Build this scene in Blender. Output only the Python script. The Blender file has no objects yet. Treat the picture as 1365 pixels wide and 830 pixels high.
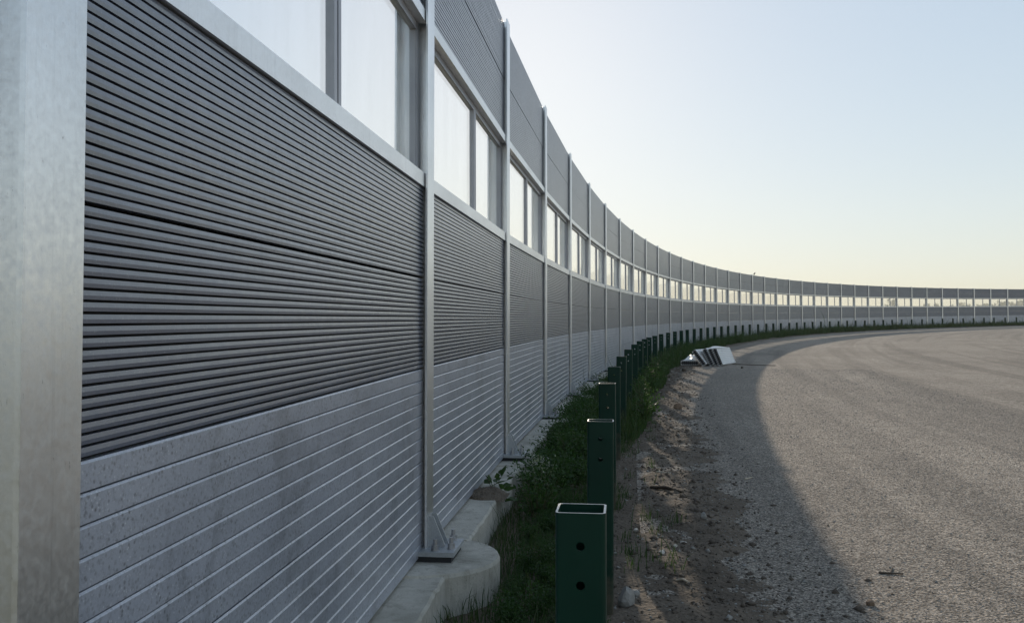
import bpy, math, random
import numpy as np
from mathutils import Matrix, Vector

random.seed(7)
rng = np.random.default_rng(11)
S = bpy.context.scene
COL = S.collection

# ------------------------------------------------------------------ camera, sky, sun, exposure
FPX, PITCH = 1168.68, 0.02841            # focal length in photo pixels (1365 wide), upward pitch
CAM_Z = 1.46                             # eye height above the road
cam_data = bpy.data.cameras.new("camera")
cam_data.sensor_width = 36.0
cam_data.sensor_fit = 'HORIZONTAL'
cam_data.lens = 36.0 * FPX / 1365.0
cam_data.clip_end = 6000
cam_data.clip_start = 0.02
cam = bpy.data.objects.new("camera", cam_data)
COL.objects.link(cam)
cam.location = (0, 0, CAM_Z)
cam.rotation_euler = (math.pi / 2 + PITCH, 0, 0)
S.camera = cam

SUN_AZ, SUN_EL = math.radians(-1.2), math.radians(18.7)
SUNV = Vector((math.sin(SUN_AZ) * math.cos(SUN_EL), math.cos(SUN_AZ) * math.cos(SUN_EL), math.sin(SUN_EL)))
world = bpy.data.worlds.new("World")
S.world = world
world.use_nodes = True
wn, wl = world.node_tree.nodes, world.node_tree.links
wn.clear()
sky = wn.new('ShaderNodeTexSky')
sky.sky_type = 'NISHITA'
sky.sun_disc = False
sky.sun_elevation = SUN_EL
sky.sun_rotation = SUN_AZ
sky.altitude = 50
sky.air_density = 1.35
sky.dust_density = 0.3
sky.ozone_density = 1.0
bg = wn.new('ShaderNodeBackground')
bg.inputs['Strength'].default_value = 0.14
hazy = wn.new('ShaderNodeGamma')               # hazy air evens the sky out
hazy.inputs['Gamma'].default_value = 0.37
tint = wn.new('ShaderNodeMix'); tint.data_type = 'RGBA'; tint.blend_type = 'MULTIPLY'
tint.inputs[0].default_value = 1.0; tint.inputs[7].default_value = (1.67, 1.74, 1.87, 1)
wo = wn.new('ShaderNodeOutputWorld')
wl.new(sky.outputs[0], hazy.inputs[0])
wl.new(hazy.outputs[0], tint.inputs[6])
sat = wn.new('ShaderNodeHueSaturation'); sat.inputs['Saturation'].default_value = 1.22
wl.new(tint.outputs[2], sat.inputs['Color'])
wl.new(sat.outputs[0], bg.inputs[0])
wl.new(bg.outputs[0], wo.inputs[0])

sun_data = bpy.data.lights.new("sun", 'SUN')
sun_data.energy = 2.9
sun_data.angle = math.radians(0.5)
sun_data.color = (1.0, 0.87, 0.71)
sun = bpy.data.objects.new("sun", sun_data)
COL.objects.link(sun)
sun.rotation_euler = SUNV.to_track_quat('Z', 'Y').to_euler()
sun.location = (0, 0, 30)

S.view_settings.view_transform = 'Standard'
S.view_settings.look = 'None'
S.view_settings.exposure = 0.66
S.view_settings.gamma = 1.0
S.view_settings.use_curve_mapping = False
S.render.engine = 'CYCLES'
S.cycles.use_denoising = True
S.cycles.max_bounces = 8
S.cycles.transparent_max_bounces = 24
S.cycles.volume_bounces = 0

# ------------------------------------------------------------------ the line of the curve
SA, SB = 0.01291, 0.01927                # cross fall and grade of the site
def gz(x, y):
    r = math.hypot(x, y)
    k = 1.0 if r < 260 else 260.0 / r
    return (SA * x + SB * y) * k
def gzv(X, Y):
    r = np.hypot(X, Y)
    k = np.where(r < 260, 1.0, 260.0 / np.maximum(r, 1e-6))
    return (SA * X + SB * Y) * k

BAY = 3.4
NPOST = 38
def build_curve():
    ds = 0.05
    k0, k1 = 0.0055278, 4.027e-05
    X, Y, H = -0.46073, 4.95943, 0.11686
    fs, fx, fy, fh = [BAY], [X], [Y], [H]
    s = 0.0
    while s < 175:
        X += ds * math.sin(H); Y += ds * math.cos(H)
        H += (k0 + k1 * min(s, 122.0)) * ds if s < 135 else 0.0
        s += ds
        fs.append(BAY + s); fx.append(X); fy.append(Y); fh.append(H)
    bs, bx, by, bh = [], [], [], []
    X, Y, H = -0.46073, 4.95943, 0.11686
    s = 0.0
    while s > -34:
        H -= k0 * ds
        X -= ds * math.sin(H); Y -= ds * math.cos(H)
        s -= ds
        bs.append(BAY + s); bx.append(X); by.append(Y); bh.append(H)
    A = [np.array(b[::-1] + f) for b, f in ((bs, fs), (bx, fx), (by, fy), (bh, fh))]
    return A
CS, CX, CY, CH = build_curve()
def heading(s): return float(np.interp(s, CS, CH))
def wpos(s, d):
    h = heading(s)
    return (float(np.interp(s, CS, CX)) + d * math.cos(h), float(np.interp(s, CS, CY)) - d * math.sin(h))
def wposv(s, d):
    h = np.interp(s, CS, CH)
    return np.interp(s, CS, CX) + d * np.cos(h), np.interp(s, CS, CY) - d * np.sin(h)
def on_ground(px, py, lift=0.0):
    """where the ray through a photo pixel meets the sloping ground (lift metres above road level)"""
    c, s = math.cos(PITCH), math.sin(PITCH)
    dx, dv = (px - 682.5) / FPX, -(py - 415.0) / FPX
    X, Y, Z = dx, c - dv * s, s + dv * c
    t = (lift - CAM_Z) / (Z - SA * X - SB * Y)
    return X * t, Y * t
def pix_x(x, y, z):
    c, s = math.cos(PITCH), math.sin(PITCH)
    d = y * c + (z - CAM_Z) * s
    return 682.5 + FPX * x / d
def to_sd(x, y):
    j = int(np.argmin((CX - x) ** 2 + (CY - y) ** 2))
    h = CH[j]
    return float(CS[j]), (x - CX[j]) * math.cos(h) - (y - CY[j]) * math.sin(h)

# smooth value noise for terrain
_NT = rng.random((64, 64))
def vnoise(x, y):
    x = np.asarray(x, float); y = np.asarray(y, float)
    xi = np.floor(x).astype(int); yi = np.floor(y).astype(int)
    fx = x - xi; fy = y - yi
    fx = fx * fx * (3 - 2 * fx); fy = fy * fy * (3 - 2 * fy)
    g = lambda i, j: _NT[i % 64, j % 64]
    return (g(xi, yi) * (1 - fx) + g(xi + 1, yi) * fx) * (1 - fy) + (g(xi, yi + 1) * (1 - fx) + g(xi + 1, yi + 1) * fx) * fy - 0.5

# ------------------------------------------------------------------ materials
MATS = {}
class NB:
    def __init__(s, name):
        s.m = bpy.data.materials.new(name); s.m.use_nodes = True
        s.t = s.m.node_tree; s.n = s.t.nodes; s.n.clear()
        s.out = s.n.new('ShaderNodeOutputMaterial')
        MATS[name] = s.m
    def new(s, kind, **kw):
        o = s.n.new('ShaderNode' + kind)
        for k, v in kw.items(): setattr(o, k, v)
        return o
    def put(s, sock, v):
        if isinstance(v, bpy.types.NodeSocket): s.t.links.new(v, sock)
        elif isinstance(v, (tuple, list)) and len(v) == 3 and sock.type == 'RGBA': sock.default_value = (*v, 1)
        else: sock.default_value = v
    def pos(s):
        return s.new('NewGeometry').outputs['Position']
    def uv(s):
        return s.new('TexCoord').outputs['UV']
    def mapping(s, vec, scale):
        o = s.new('Mapping'); s.put(o.inputs['Vector'], vec); o.inputs['Scale'].default_value = scale
        return o.outputs[0]
    def noise(s, vec, scale, detail=4, rough=0.6, dist=0.0):
        o = s.new('TexNoise'); s.put(o.inputs['Vector'], vec)
        o.inputs['Scale'].default_value = scale; o.inputs['Detail'].default_value = detail
        o.inputs['Roughness'].default_value = rough; o.inputs['Distortion'].default_value = dist
        return o.outputs['Fac']
    def voro(s, vec, scale, feature='F1', out='Distance'):
        o = s.new('TexVoronoi', feature=feature); s.put(o.inputs['Vector'], vec); o.inputs['Scale'].default_value = scale
        return o.outputs[out]
    def ramp(s, fac, stops):
        o = s.new('ValToRGB'); s.put(o.inputs[0], fac); r = o.color_ramp
        while len(r.elements) < len(stops): r.elements.new(0.5)
        for e, (p, c) in zip(r.elements, stops):
            e.position = p; e.color = (*c, 1) if isinstance(c, (tuple, list)) else (c, c, c, 1)
        return o.outputs[0]
    def mix(s, fac, a, b, mode='MIX'):
        o = s.new('Mix', data_type='RGBA', blend_type=mode)
        s.put(o.inputs[0], fac); s.put(o.inputs[6], a); s.put(o.inputs[7], b)
        return o.outputs[2]
    def math(s, op, a, b=0.0):
        o = s.new('Math', operation=op); s.put(o.inputs[0], a); s.put(o.inputs[1], b)
        return o.outputs[0]
    def bump(s, h, strength=0.5, dist=0.01, normal=None):
        o = s.new('Bump'); s.put(o.inputs['Height'], h); o.inputs['Strength'].default_value = strength
        o.inputs['Distance'].default_value = dist
        if normal is not None: s.put(o.inputs['Normal'], normal)
        return o.outputs[0]
    def principled(s, color, rough=0.6, metal=0.0, normal=None, spec=0.5, coat=0.0):
        o = s.new('BsdfPrincipled')
        s.put(o.inputs['Base Color'], color); s.put(o.inputs['Roughness'], rough); s.put(o.inputs['Metallic'], metal)
        o.inputs['Specular IOR Level'].default_value = spec
        o.inputs['Coat Weight'].default_value = coat; o.inputs['Coat Roughness'].default_value = 0.28; o.inputs['Coat IOR'].default_value = 1.75
        if normal is not None: s.put(o.inputs['Normal'], normal)
        return o.outputs[0]
    def done(s, sh):
        s.t.links.new(sh, s.out.inputs['Surface']); return s.m

def mk_galv(name, c0, c1, rough, metal, streak=True):
    b = NB(name); p = b.pos()
    sp = b.new('RGBToBW'); b.put(sp.inputs[0], b.voro(p, 160, out='Color'))
    col = b.ramp(b.noise(p, 2.0, 3, 0.5), [(0.3, c0), (0.7, c1)])
    col = b.mix(0.16, col, b.ramp(sp.outputs[0], [(0.1, 0.25), (0.9, 0.75)]), 'OVERLAY')
    if streak:
        st = b.noise(b.mapping(p, (60, 60, 1.2)), 1.0, 4, 0.7)
        col = b.mix(b.ramp(st, [(0.55, 0.0), (0.75, 0.30)]), col, tuple(x * 0.6 for x in c0))
        pit = b.noise(b.mapping(p, (1, 1, 0.35)), 70, 4, 0.8)
        col = b.mix(b.ramp(pit, [(0.66, 0.0), (0.74, 0.6)]), col, (0.16, 0.16, 0.155))
    rg = b.ramp(b.noise(p, 60, 4), [(0.3, rough - .06), (0.7, rough + .10)])
    bp = b.bump(b.noise(b.mapping(p, (1, 1, 0.3)), 120, 4), 0.10, 0.003)
    return b.done(b.principled(col, rg, metal, bp))
mk_galv('galvanised', (0.68, 0.69, 0.70), (0.84, 0.85, 0.86), 0.34, 0.92)
mk_galv('galvanised_plate', (0.34, 0.36, 0.38), (0.50, 0.52, 0.54), 0.45, 0.7)
mk_galv('galvanised_rail', (0.74, 0.74, 0.74), (0.86, 0.86, 0.86), 0.36, 0.8)
mk_galv('bolt_steel', (0.30, 0.30, 0.31), (0.48, 0.48, 0.49), 0.42, 0.85, False)

def mk_panel(name, c0, c1, speck, dirt, coat, groove=0.0):
    b = NB(name); p = b.pos()
    col = b.ramp(b.noise(p, 2.2, 5, 0.6), [(0.3, c0), (0.72, c1)])
    # fine zinc-like fleck, pale and dark
    vary = b.ramp(b.noise(p, 6, 4), [(0.35, 0.35), (0.7, 1.0)])
    col = b.mix(b.math('MULTIPLY', b.ramp(b.voro(p, 85), [(0.10, speck), (0.26, 0.0)]), vary), col, (0.78, 0.80, 0.82))
    col = b.mix(b.math('MULTIPLY', b.ramp(b.voro(p, 62), [(0.14, speck), (0.34, 0.0)]), vary), col, (0.05, 0.055, 0.06))
    col = b.mix(b.ramp(b.noise(p, 75, 4, 0.8), [(0.50, 0.0), (0.66, speck * 0.6)]), col, (0.10, 0.105, 0.115))
    # grime: blotches broken up by fine noise, and thin runs down the face
    bl = b.math('ADD', b.math('MULTIPLY', b.noise(p, 2.6, 6, 0.7, 0.5), 0.75), b.math('MULTIPLY', b.noise(p, 38, 4, 0.7), 0.25))
    col = b.mix(b.ramp(bl, [(0.50, 0.0), (0.60, dirt)]), col, (0.045, 0.05, 0.055))
    st = b.noise(b.mapping(p, (26, 26, 1.6)), 1.0, 5, 0.7)
    col = b.mix(b.ramp(st, [(0.60, 0.0), (0.76, dirt * 0.25)]), col, (0.10, 0.10, 0.10))
    du = b.noise(b.mapping(p, (9, 9, 60)), 1.0, 4, 0.65)
    col = b.mix(b.ramp(du, [(0.58, 0.0), (0.78, 0.10)]), col, (0.30, 0.30, 0.30))
    rnd = b.new('ObjectInfo').outputs['Random']
    col = b.mix(1.0, col, b.ramp(rnd, [(0.0, 0.90), (1.0, 1.0)]), 'MULTIPLY')
    rg = b.ramp(b.noise(p, 30, 3), [(0.3, 0.28), (0.7, 0.45)])
    bp = b.bump(b.noise(p, 140, 3), 0.15, 0.003, b.bump(b.noise(p, 3.5, 2), 0.25, 0.02))
    return b.done(b.principled(col, rg, 0.0, bp, 0.6, coat))
mk_panel('louvre_paint', (0.092, 0.110, 0.160), (0.124, 0.145, 0.200), 0.16, 0.20, 0.7)
mk_panel('board_paint', (0.36, 0.385, 0.45), (0.46, 0.485, 0.55), 0.75, 0.32, 0.6)
b = NB('panel_core'); b.done(b.principled(b.ramp(b.noise(b.pos(), 8), [(0.3, (0.02, 0.021, 0.023)), (0.7, (0.035, 0.036, 0.04))]), 0.85))
b = NB('frame_aluminium'); p = b.pos()
b.done(b.principled(b.ramp(b.noise(p, 5), [(0.3, (0.34, 0.345, 0.375)), (0.7, (0.42, 0.425, 0.455))]), 0.42, 0.35, b.bump(b.noise(p, 70), 0.06, 0.003)))
b = NB('gasket'); b.done(b.principled(b.ramp(b.noise(b.pos(), 20), [(0.3, (0.012, 0.012, 0.013)), (0.7, (0.03, 0.03, 0.03))]), 0.7))

b = NB('pane_acrylic'); p = b.pos()                     # slightly dusty clear sheet
tr = b.new('BsdfTransparent'); tr.inputs[0].default_value = (0.995, 0.997, 0.995, 1)
tl = b.new('BsdfTranslucent'); tl.inputs[0].default_value = (0.75, 0.77, 0.76, 1)
gl = b.new('BsdfGlossy'); gl.inputs['Roughness'].default_value = 0.03; gl.inputs[0].default_value = (0.9, 0.9, 0.9, 1)
st = b.noise(b.mapping(p, (6, 6, 0.7)), 1.2, 5, 0.7)
dust = b.ramp(st, [(0.38, 0.004), (0.8, 0.06)])
m1 = b.new('MixShader'); b.put(m1.inputs[0], dust); b.put(m1.inputs[1], tr.outputs[0]); b.put(m1.inputs[2], tl.outputs[0])
fr = b.new('Fresnel'); fr.inputs[0].default_value = 1.25
m2 = b.new('MixShader'); b.put(m2.inputs[0], b.math('MULTIPLY', fr.outputs[0], 0.25)); b.put(m2.inputs[1], m1.outputs[0]); b.put(m2.inputs[2], gl.outputs[0])
b.done(m2.outputs[0])

b = NB('concrete'); p = b.pos()
col = b.ramp(b.noise(p, 4, 6, 0.65), [(0.28, (0.42, 0.40, 0.35)), (0.72, (0.60, 0.575, 0.51))])
col = b.mix(b.ramp(b.noise(p, 1.3, 5, 0.7, 0.4), [(0.5, 0.0), (0.7, 0.6)]), col, (0.15, 0.145, 0.11))
col = b.mix(b.ramp(b.voro(p, 45), [(0.05, 0.6), (0.12, 0.0)]), col, (0.10, 0.10, 0.09))
col = b.mix(b.ramp(b.noise(b.mapping(p, (12, 12, 3)), 1.0, 6, 0.75), [(0.52, 0.0), (0.66, 0.45)]), col, (0.20, 0.18, 0.14))
col = b.mix(b.ramp(b.noise(p, 90, 3, 0.8), [(0.62, 0.0), (0.72, 0.7)]), col, (0.13, 0.125, 0.11))
b.done(b.principled(col, 0.9, 0, b.bump(b.math('ADD', b.noise(p, 24, 8, 0.75), b.ramp(b.voro(p, 55), [(0.04, 0.0), (0.10, 0.5)])), 0.8, 0.012), 0.3))

b = NB('green_paint'); p = b.pos()
col = b.ramp(b.noise(p, 5, 4), [(0.3, (0.0022, 0.026, 0.016)), (0.7, (0.0032, 0.034, 0.021))])
col = b.mix(b.ramp(b.noise(b.mapping(p, (9, 9, 3)), 2, 6, 0.7), [(0.58, 0.0), (0.78, 0.25)]), col, (0.03, 0.04, 0.034))
oz = b.new('SeparateXYZ'); b.put(oz.inputs[0], b.new('TexCoord').outputs['Object'])
mud = b.math('SUBTRACT', b.math('MULTIPLY', b.noise(p, 16, 5, 0.7), 0.75), oz.outputs[2])
col = b.mix(b.ramp(mud, [(0.10, 0.0), (0.40, 0.75)]), col, (0.11, 0.09, 0.068))
scf = b.noise(b.mapping(p, (40, 40, 9)), 1.0, 4, 0.8)
col = b.mix(b.ramp(scf, [(0.70, 0.0), (0.74, 0.5)]), col, (0.16, 0.18, 0.165))
b.done(b.principled(col, b.ramp(b.noise(p, 18), [(0.3, 0.36), (0.7, 0.5)]), 0, b.bump(b.noise(p, 60), 0.05, 0.003), 0.22))
b = NB('cut_steel'); p = b.pos()
b.done(b.principled(b.ramp(b.noise(p, 60), [(0.3, (0.42, 0.44, 0.43)), (0.75, (0.70, 0.71, 0.70))]), 0.4, 0.5))

# road: dusty chip surface, wheel arcs follow the curve (uv = metres along, metres from the wall)
b = NB('road_surface'); p = b.pos(); uv = b.uv()
def bw(node_out):
    r_ = b.new('RGBToBW'); b.put(r_.inputs[0], node_out); return r_.outputs[0]
big = b.noise(p, 0.35, 5, 0.6)
arcs = b.noise(b.mapping(uv, (0.030, 1.25, 1)), 1.0, 4, 0.62, 0.35)
patch = b.noise(b.mapping(uv, (0.25, 0.8, 1)), 1.0, 6, 0.7, 0.8)
mott = b.noise(p, 5.5, 6, 0.72)
col = b.ramp(big, [(0.3, (0.335, 0.295, 0.250)), (0.7, (0.445, 0.390, 0.328))])
col = b.mix(b.ramp(arcs, [(0.46, 0.0), (0.62, 0.48)]), col, (0.18, 0.164, 0.146))
col = b.mix(b.ramp(patch, [(0.52, 0.0), (0.66, 0.35)]), col, (0.20, 0.183, 0.162))
col = b.mix(b.ramp(mott, [(0.48, 0.0), (0.70, 0.5)]), col, (0.22, 0.198, 0.170))
col = b.mix(0.75, col, b.ramp(bw(b.voro(p, 95, out='Color')), [(0.2, 0.10), (0.8, 0.80)]), 'OVERLAY')
col = b.mix(0.28, col, b.ramp(bw(b.voro(p, 38, out='Color')), [(0.2, 0.18), (0.8, 0.72)]), 'OVERLAY')
grain = b.noise(p, 70, 5, 0.8)
col = b.mix(b.ramp(grain, [(0.56, 0.0), (0.68, 0.75)]), col, (0.055, 0.05, 0.045))
hgt = b.math('ADD', b.math('MULTIPLY', b.voro(p, 60), 1.0), b.math('MULTIPLY', b.noise(p, 24, 6, 0.75), 1.6))
b.done(b.principled(col, 1.0, 0, b.bump(hgt, 1.0, 0.016), 0.08))

b = NB('soil'); p = b.pos()
col = b.ramp(b.noise(p, 1.6, 6, 0.65), [(0.28, (0.105, 0.085, 0.066)), (0.55, (0.165, 0.135, 0.105)), (0.8, (0.23, 0.195, 0.155))])
col = b.mix(0.35, col, b.ramp(b.noise(p, 45, 4, 0.7), [(0.3, 0.15), (0.7, 0.75)]), 'OVERLAY')
hg = b.math('ADD', b.noise(p, 22, 6, 0.7), b.math('MULTIPLY', b.voro(p, 40), 0.7))
b.done(b.principled(col, 0.95, 0, b.bump(hg, 0.9, 0.02), 0.15))
b = NB('far_ground'); p = b.pos()
b.done(b.principled(b.ramp(b.noise(p, 0.08, 6), [(0.3, (0.10, 0.105, 0.06)), (0.7, (0.17, 0.15, 0.10))]), 0.95))

def mk_stone(name, c0, c1):
    b = NB(name); p = b.pos()
    b.done(b.principled(b.ramp(b.noise(p, 30, 5, 0.7), [(0.3, c0), (0.7, c1)]), 0.9, 0, b.bump(b.noise(p, 60, 5), 0.5, 0.006), 0.2))
mk_stone('stone_grey', (0.20, 0.195, 0.18), (0.34, 0.33, 0.31))
mk_stone('stone_brown', (0.15, 0.105, 0.075), (0.27, 0.20, 0.145))
mk_stone('stone_pale', (0.42, 0.39, 0.34), (0.60, 0.56, 0.50))
mk_stone('clod', (0.07, 0.058, 0.048), (0.14, 0.115, 0.092))
mk_stone('wood_dark', (0.05, 0.040, 0.032), (0.12, 0.095, 0.07))
mk_stone('wood_pale', (0.40, 0.34, 0.26), (0.58, 0.50, 0.40))
mk_stone('bark', (0.07, 0.055, 0.04), (0.14, 0.11, 0.08))

def mk_leaf(name, cols, trans=0.35):
    b = NB(name); p = b.pos()
    col = b.ramp(b.noise(p, 9, 3, 0.6), [(0.25, cols[0]), (0.5, cols[1]), (0.78, cols[2])])
    pr = b.principled(col, 0.55, 0, None, 0.35)
    tl = b.new('BsdfTranslucent'); b.put(tl.inputs[0], b.mix(1.0, col, (1.5, 1.7, 0.8), 'MULTIPLY'))
    m = b.new('MixShader'); m.inputs[0].default_value = trans
    b.put(m.inputs[1], pr); b.put(m.inputs[2], tl.outputs[0]); b.done(m.outputs[0])
mk_leaf('leaf_dark', [(0.022, 0.050, 0.018), (0.036, 0.078, 0.024), (0.055, 0.105, 0.032)])
mk_leaf('leaf_mid', [(0.026, 0.056, 0.018), (0.042, 0.084, 0.026), (0.066, 0.110, 0.038)])
mk_leaf('leaf_pale', [(0.20, 0.23, 0.17), (0.38, 0.40, 0.33), (0.60, 0.60, 0.54)], 0.25)
mk_leaf('grass_blade', [(0.022, 0.048, 0.015), (0.038, 0.075, 0.022), (0.10, 0.098, 0.045)], 0.3)
mk_leaf('far_leaf', [(0.035, 0.055, 0.03), (0.05, 0.075, 0.04), (0.07, 0.10, 0.05)], 0.2)
b = NB('stem_green'); b.done(b.principled(b.ramp(b.noise(b.pos(), 20), [(0.3, (0.05, 0.06, 0.025)), (0.7, (0.10, 0.09, 0.045))]), 0.7))
b = NB('white_panel'); p = b.pos()
col = b.ramp(b.noise(p, 7, 5), [(0.3, (0.62, 0.63, 0.64)), (0.7, (0.80, 0.80, 0.79))])
b.done(b.principled(col, 0.5, 0, b.bump(b.noise(p, 40), 0.1, 0.004)))
b = NB('film'); p = b.pos()
b.done(b.principled(b.ramp(b.noise(p, 8), [(0.3, (0.66, 0.66, 0.63)), (0.7, (0.82, 0.81, 0.77))]), 0.35, 0, b.bump(b.noise(p, 14, 5), 0.6, 0.03)))
b = NB('feather'); b.done(b.principled(b.ramp(b.noise(b.pos(), 30), [(0.3, (0.03, 0.03, 0.032)), (0.7, (0.07, 0.065, 0.06))]), 0.8))

# ------------------------------------------------------------------ mesh helpers
class MB:
    def __init__(s): s.v, s.f = [], []
    def add(s, vs, fs):
        o = len(s.v); s.v += [tuple(v) for v in vs]; s.f += [tuple(i + o for i in f) for f in fs]; return s
    def box(s, x0, x1, y0, y1, z0, z1):
        return s.add([(x0,y0,z0),(x1,y0,z0),(x1,y1,z0),(x0,y1,z0),(x0,y0,z1),(x1,y0,z1),(x1,y1,z1),(x0,y1,z1)],
                     [(3,2,1,0),(4,5,6,7),(0,1,5,4),(1,2,6,5),(2,3,7,6),(3,0,4,7)])
    def prof_x(s, prof, x0, x1, dz=0.0, dy=0.0):
        """closed profile of (y, z) pulled along x"""
        n = len(prof)
        vs = [(x0, y + dy, z + dz) for y, z in prof] + [(x1, y + dy, z + dz) for y, z in prof]
        fs = [(i, (i + 1) % n, n + (i + 1) % n, n + i) for i in range(n)]
        fs += [tuple(range(n))[::-1], tuple(range(n, 2 * n))]
        return s.add(vs, fs)
    def tube(s, pts, rads, n=6, cap=True):
        pts = [Vector(p) for p in pts]; rings = []
        for i, p in enumerate(pts):
            d = (pts[min(i + 1, len(pts) - 1)] - pts[max(i - 1, 0)]).normalized()
            a = d.orthogonal().normalized(); c = d.cross(a)
            rings.append([p + (a * math.cos(t) + c * math.sin(t)) * rads[i] for t in [2 * math.pi * k / n for k in range(n)]])
        vs = [v for r in rings for v in r]; fs = []
        for i in range(len(pts) - 1):
            for k in range(n):
                fs.append((i*n + k, i*n + (k+1) % n, (i+1)*n + (k+1) % n, (i+1)*n + k))
        if cap: fs += [tuple(range(n))[::-1], tuple(range((len(pts)-1)*n, len(pts)*n))]
        return s.add(vs, fs)
    def mesh(s, name, mat, smooth=False):
        me = bpy.data.meshes.new(name); me.from_pydata(s.v, [], s.f)
        me.materials.append(MATS[mat])
        if smooth: me.polygons.foreach_set('use_smooth', [True] * len(me.polygons))
        me.validate(); me.update(); return me
def np_mesh(name, V, F, mat, smooth=False):
    me = bpy.data.meshes.new(name)
    V = np.asarray(V, dtype=np.float32); F = np.asarray(F, dtype=np.int32)
    me.vertices.add(len(V)); me.vertices.foreach_set('co', V.ravel())
    k = F.shape[1]
    me.loops.add(F.size); me.loops.foreach_set('vertex_index', F.ravel())
    me.polygons.add(len(F)); me.polygons.foreach_set('loop_start', np.arange(0, F.size, k, dtype=np.int32))
    if smooth: me.polygons.foreach_set('use_smooth', np.ones(len(F), dtype=bool))
    me.materials.append(MATS[mat]); me.update(calc_edges=True); return me
def ob(name, me, parent=None, mat4=None):
    o = bpy.data.objects.new(name, me); COL.objects.link(o)
    if parent is not None: o.parent = parent
    if mat4 is not None: o.matrix_local = mat4
    return o
def tag(o, label=None, cat=None, group=None, kind=None):
    if label: o['label'] = label
    if cat: o['category'] = cat
    if group: o['group'] = group
    if kind: o['kind'] = kind
    return o
def grid_faces(nu, nv):
    i = np.arange(nu - 1)[:, None]; j = np.arange(nv - 1)[None, :]
    a = (i * nv + j).ravel()
    return np.stack([a, a + nv, a + nv + 1, a + 1], 1)
def frame(x, y, z, yaw_heading):
    """local +x along the wall (heading measured right of +Y), +y away from the road, +z up"""
    return Matrix.Translation((x, y, z)) @ Matrix.Rotation(math.pi / 2 - yaw_heading, 4, 'Z')
ORD = ['nearest','second','third','fourth','fifth','sixth','seventh','eighth','ninth','tenth','eleventh','twelfth','thirteenth','fourteenth',
       'fifteenth','sixteenth','seventeenth','eighteenth','nineteenth']
def ordinal(i):
    if i < 19: return ORD[i]
    n = i + 1; tens = {2: 'twent', 3: 'thirt', 4: 'fort', 5: 'fift'}[n // 10]
    return tens + 'ieth' if n % 10 == 0 else tens + 'y-' + ('first' if n % 10 == 1 else ORD[n % 10 - 1])

# ------------------------------------------------------------------ ground, road, verge
u = np.linspace(-1, 1, 121)
g = np.sign(u) * (np.sinh(np.abs(u) * 6) / np.sinh(6)) * 1500
GX, GY = np.meshgrid(g, g, indexing='ij')
def hill(y):
    t = np.clip((np.asarray(y, float) - 450) / 650, 0, 1); return 28 * t * t * (3 - 2 * t)
GZ = gzv(GX, GY) - 0.32 + hill(GY)
ob('ground', np_mesh('ground', np.stack([GX.ravel(), GY.ravel(), GZ.ravel()], 1), grid_faces(121, 121), 'far_ground', True))['kind'] = 'structure'

def strip(name, ss, dd, zfun, mat):
    Sg, Dg = np.meshgrid(ss, dd, indexing='ij')
    X, Y = wposv(Sg, Dg)
    Z = gzv(X, Y) + zfun(Sg, Dg, X, Y)
    me = np_mesh(name, np.stack([X.ravel(), Y.ravel(), Z.ravel()], 1), grid_faces(len(ss), len(dd))[:, ::-1], mat, True)
    uvl = me.uv_layers.new(name='UVMap')
    li = np.zeros(len(me.loops), dtype=np.int32); me.loops.foreach_get('vertex_index', li)
    uvs = np.stack([Sg.ravel(), Dg.ravel()], 1)[li].astype(np.float32)
    uvl.data.foreach_set('uv', uvs.ravel())
    o = ob(name, me); o['kind'] = 'structure'; return o
ss = np.concatenate([np.arange(-28, 0, 1.0), np.arange(0, 30, 0.25), np.arange(30, 172, 1.0)])
dd = np.concatenate([np.arange(1.2, 4, 0.2), np.arange(4, 10, 0.5), np.linspace(10, 75, 30)])
def road_z(s, d, X, Y):
    return 0.012 * vnoise(X * 0.9, Y * 0.9) * np.clip(d - 1.5, 0, 1) - 0.002
strip('road', ss, dd, road_z, 'road_surface')

def verge_h(s, d, X, Y):
    w = 1.92 + 0.30 * vnoise(s * 0.5, s * 0 + 3) + 0.30 * vnoise(X * 2.3, Y * 2.3) + np.clip((s - 20) / 60, 0, 1) * 0.35
    prof = np.interp(d, [-1.2, -0.3, 0.1, 0.30, 0.55, 0.80, 1.0, 1.3, 1.6], [-0.35, -0.20, -0.07, -0.07, -0.06, -0.04, -0.010, 0.012, 0.022])
    edge = np.clip((w - d) / 0.45, -1, 1)
    base = np.where(d > 1.2, np.minimum(prof, 0.05 * edge), prof)
    amp = np.interp(d, [0.2, 1.0, 1.5, 2.2], [0.03, 0.05, 0.07, 0.03])
    n = vnoise(X * 2.1 + 7, Y * 2.1) * 0.9 + vnoise(X * 6, Y * 6 + 5) * 0.55 + vnoise(X * 17, Y * 17) * 0.30 + vnoise(X * 38, Y * 38) * 0.16
    return base + amp * n
ssv = np.concatenate([np.arange(-6, 1.5, 0.2), np.arange(1.5, 14, 0.03), np.arange(14, 34, 0.08), np.arange(34, 150, 0.4)])
ddv = np.concatenate([np.arange(-1.2, 0.2, 0.2), np.arange(0.2, 0.9, 0.06), np.arange(0.9, 2.6, 0.03)])
strip('verge', ssv, ddv, verge_h, 'soil')
def verge_z(x, y):
    s, d = to_sd(x, y)
    v = float(verge_h(np.array(s), np.array(d), np.array(x), np.array(y))) if -1.2 < d < 2.6 else -9
    r = float(road_z(np.array(s), np.array(d), np.array(x), np.array(y))) if d > 1.2 else -9
    return gz(x, y) + max(v, r)
def verge_zv(s, d):
    X, Y = wposv(s, d)
    v = np.where(d < 2.6, verge_h(s, d, X, Y), -9); r = np.where(d > 1.2, road_z(s, d, X, Y), -9)
    return X, Y, gzv(X, Y) + np.maximum(v, r)

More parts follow.
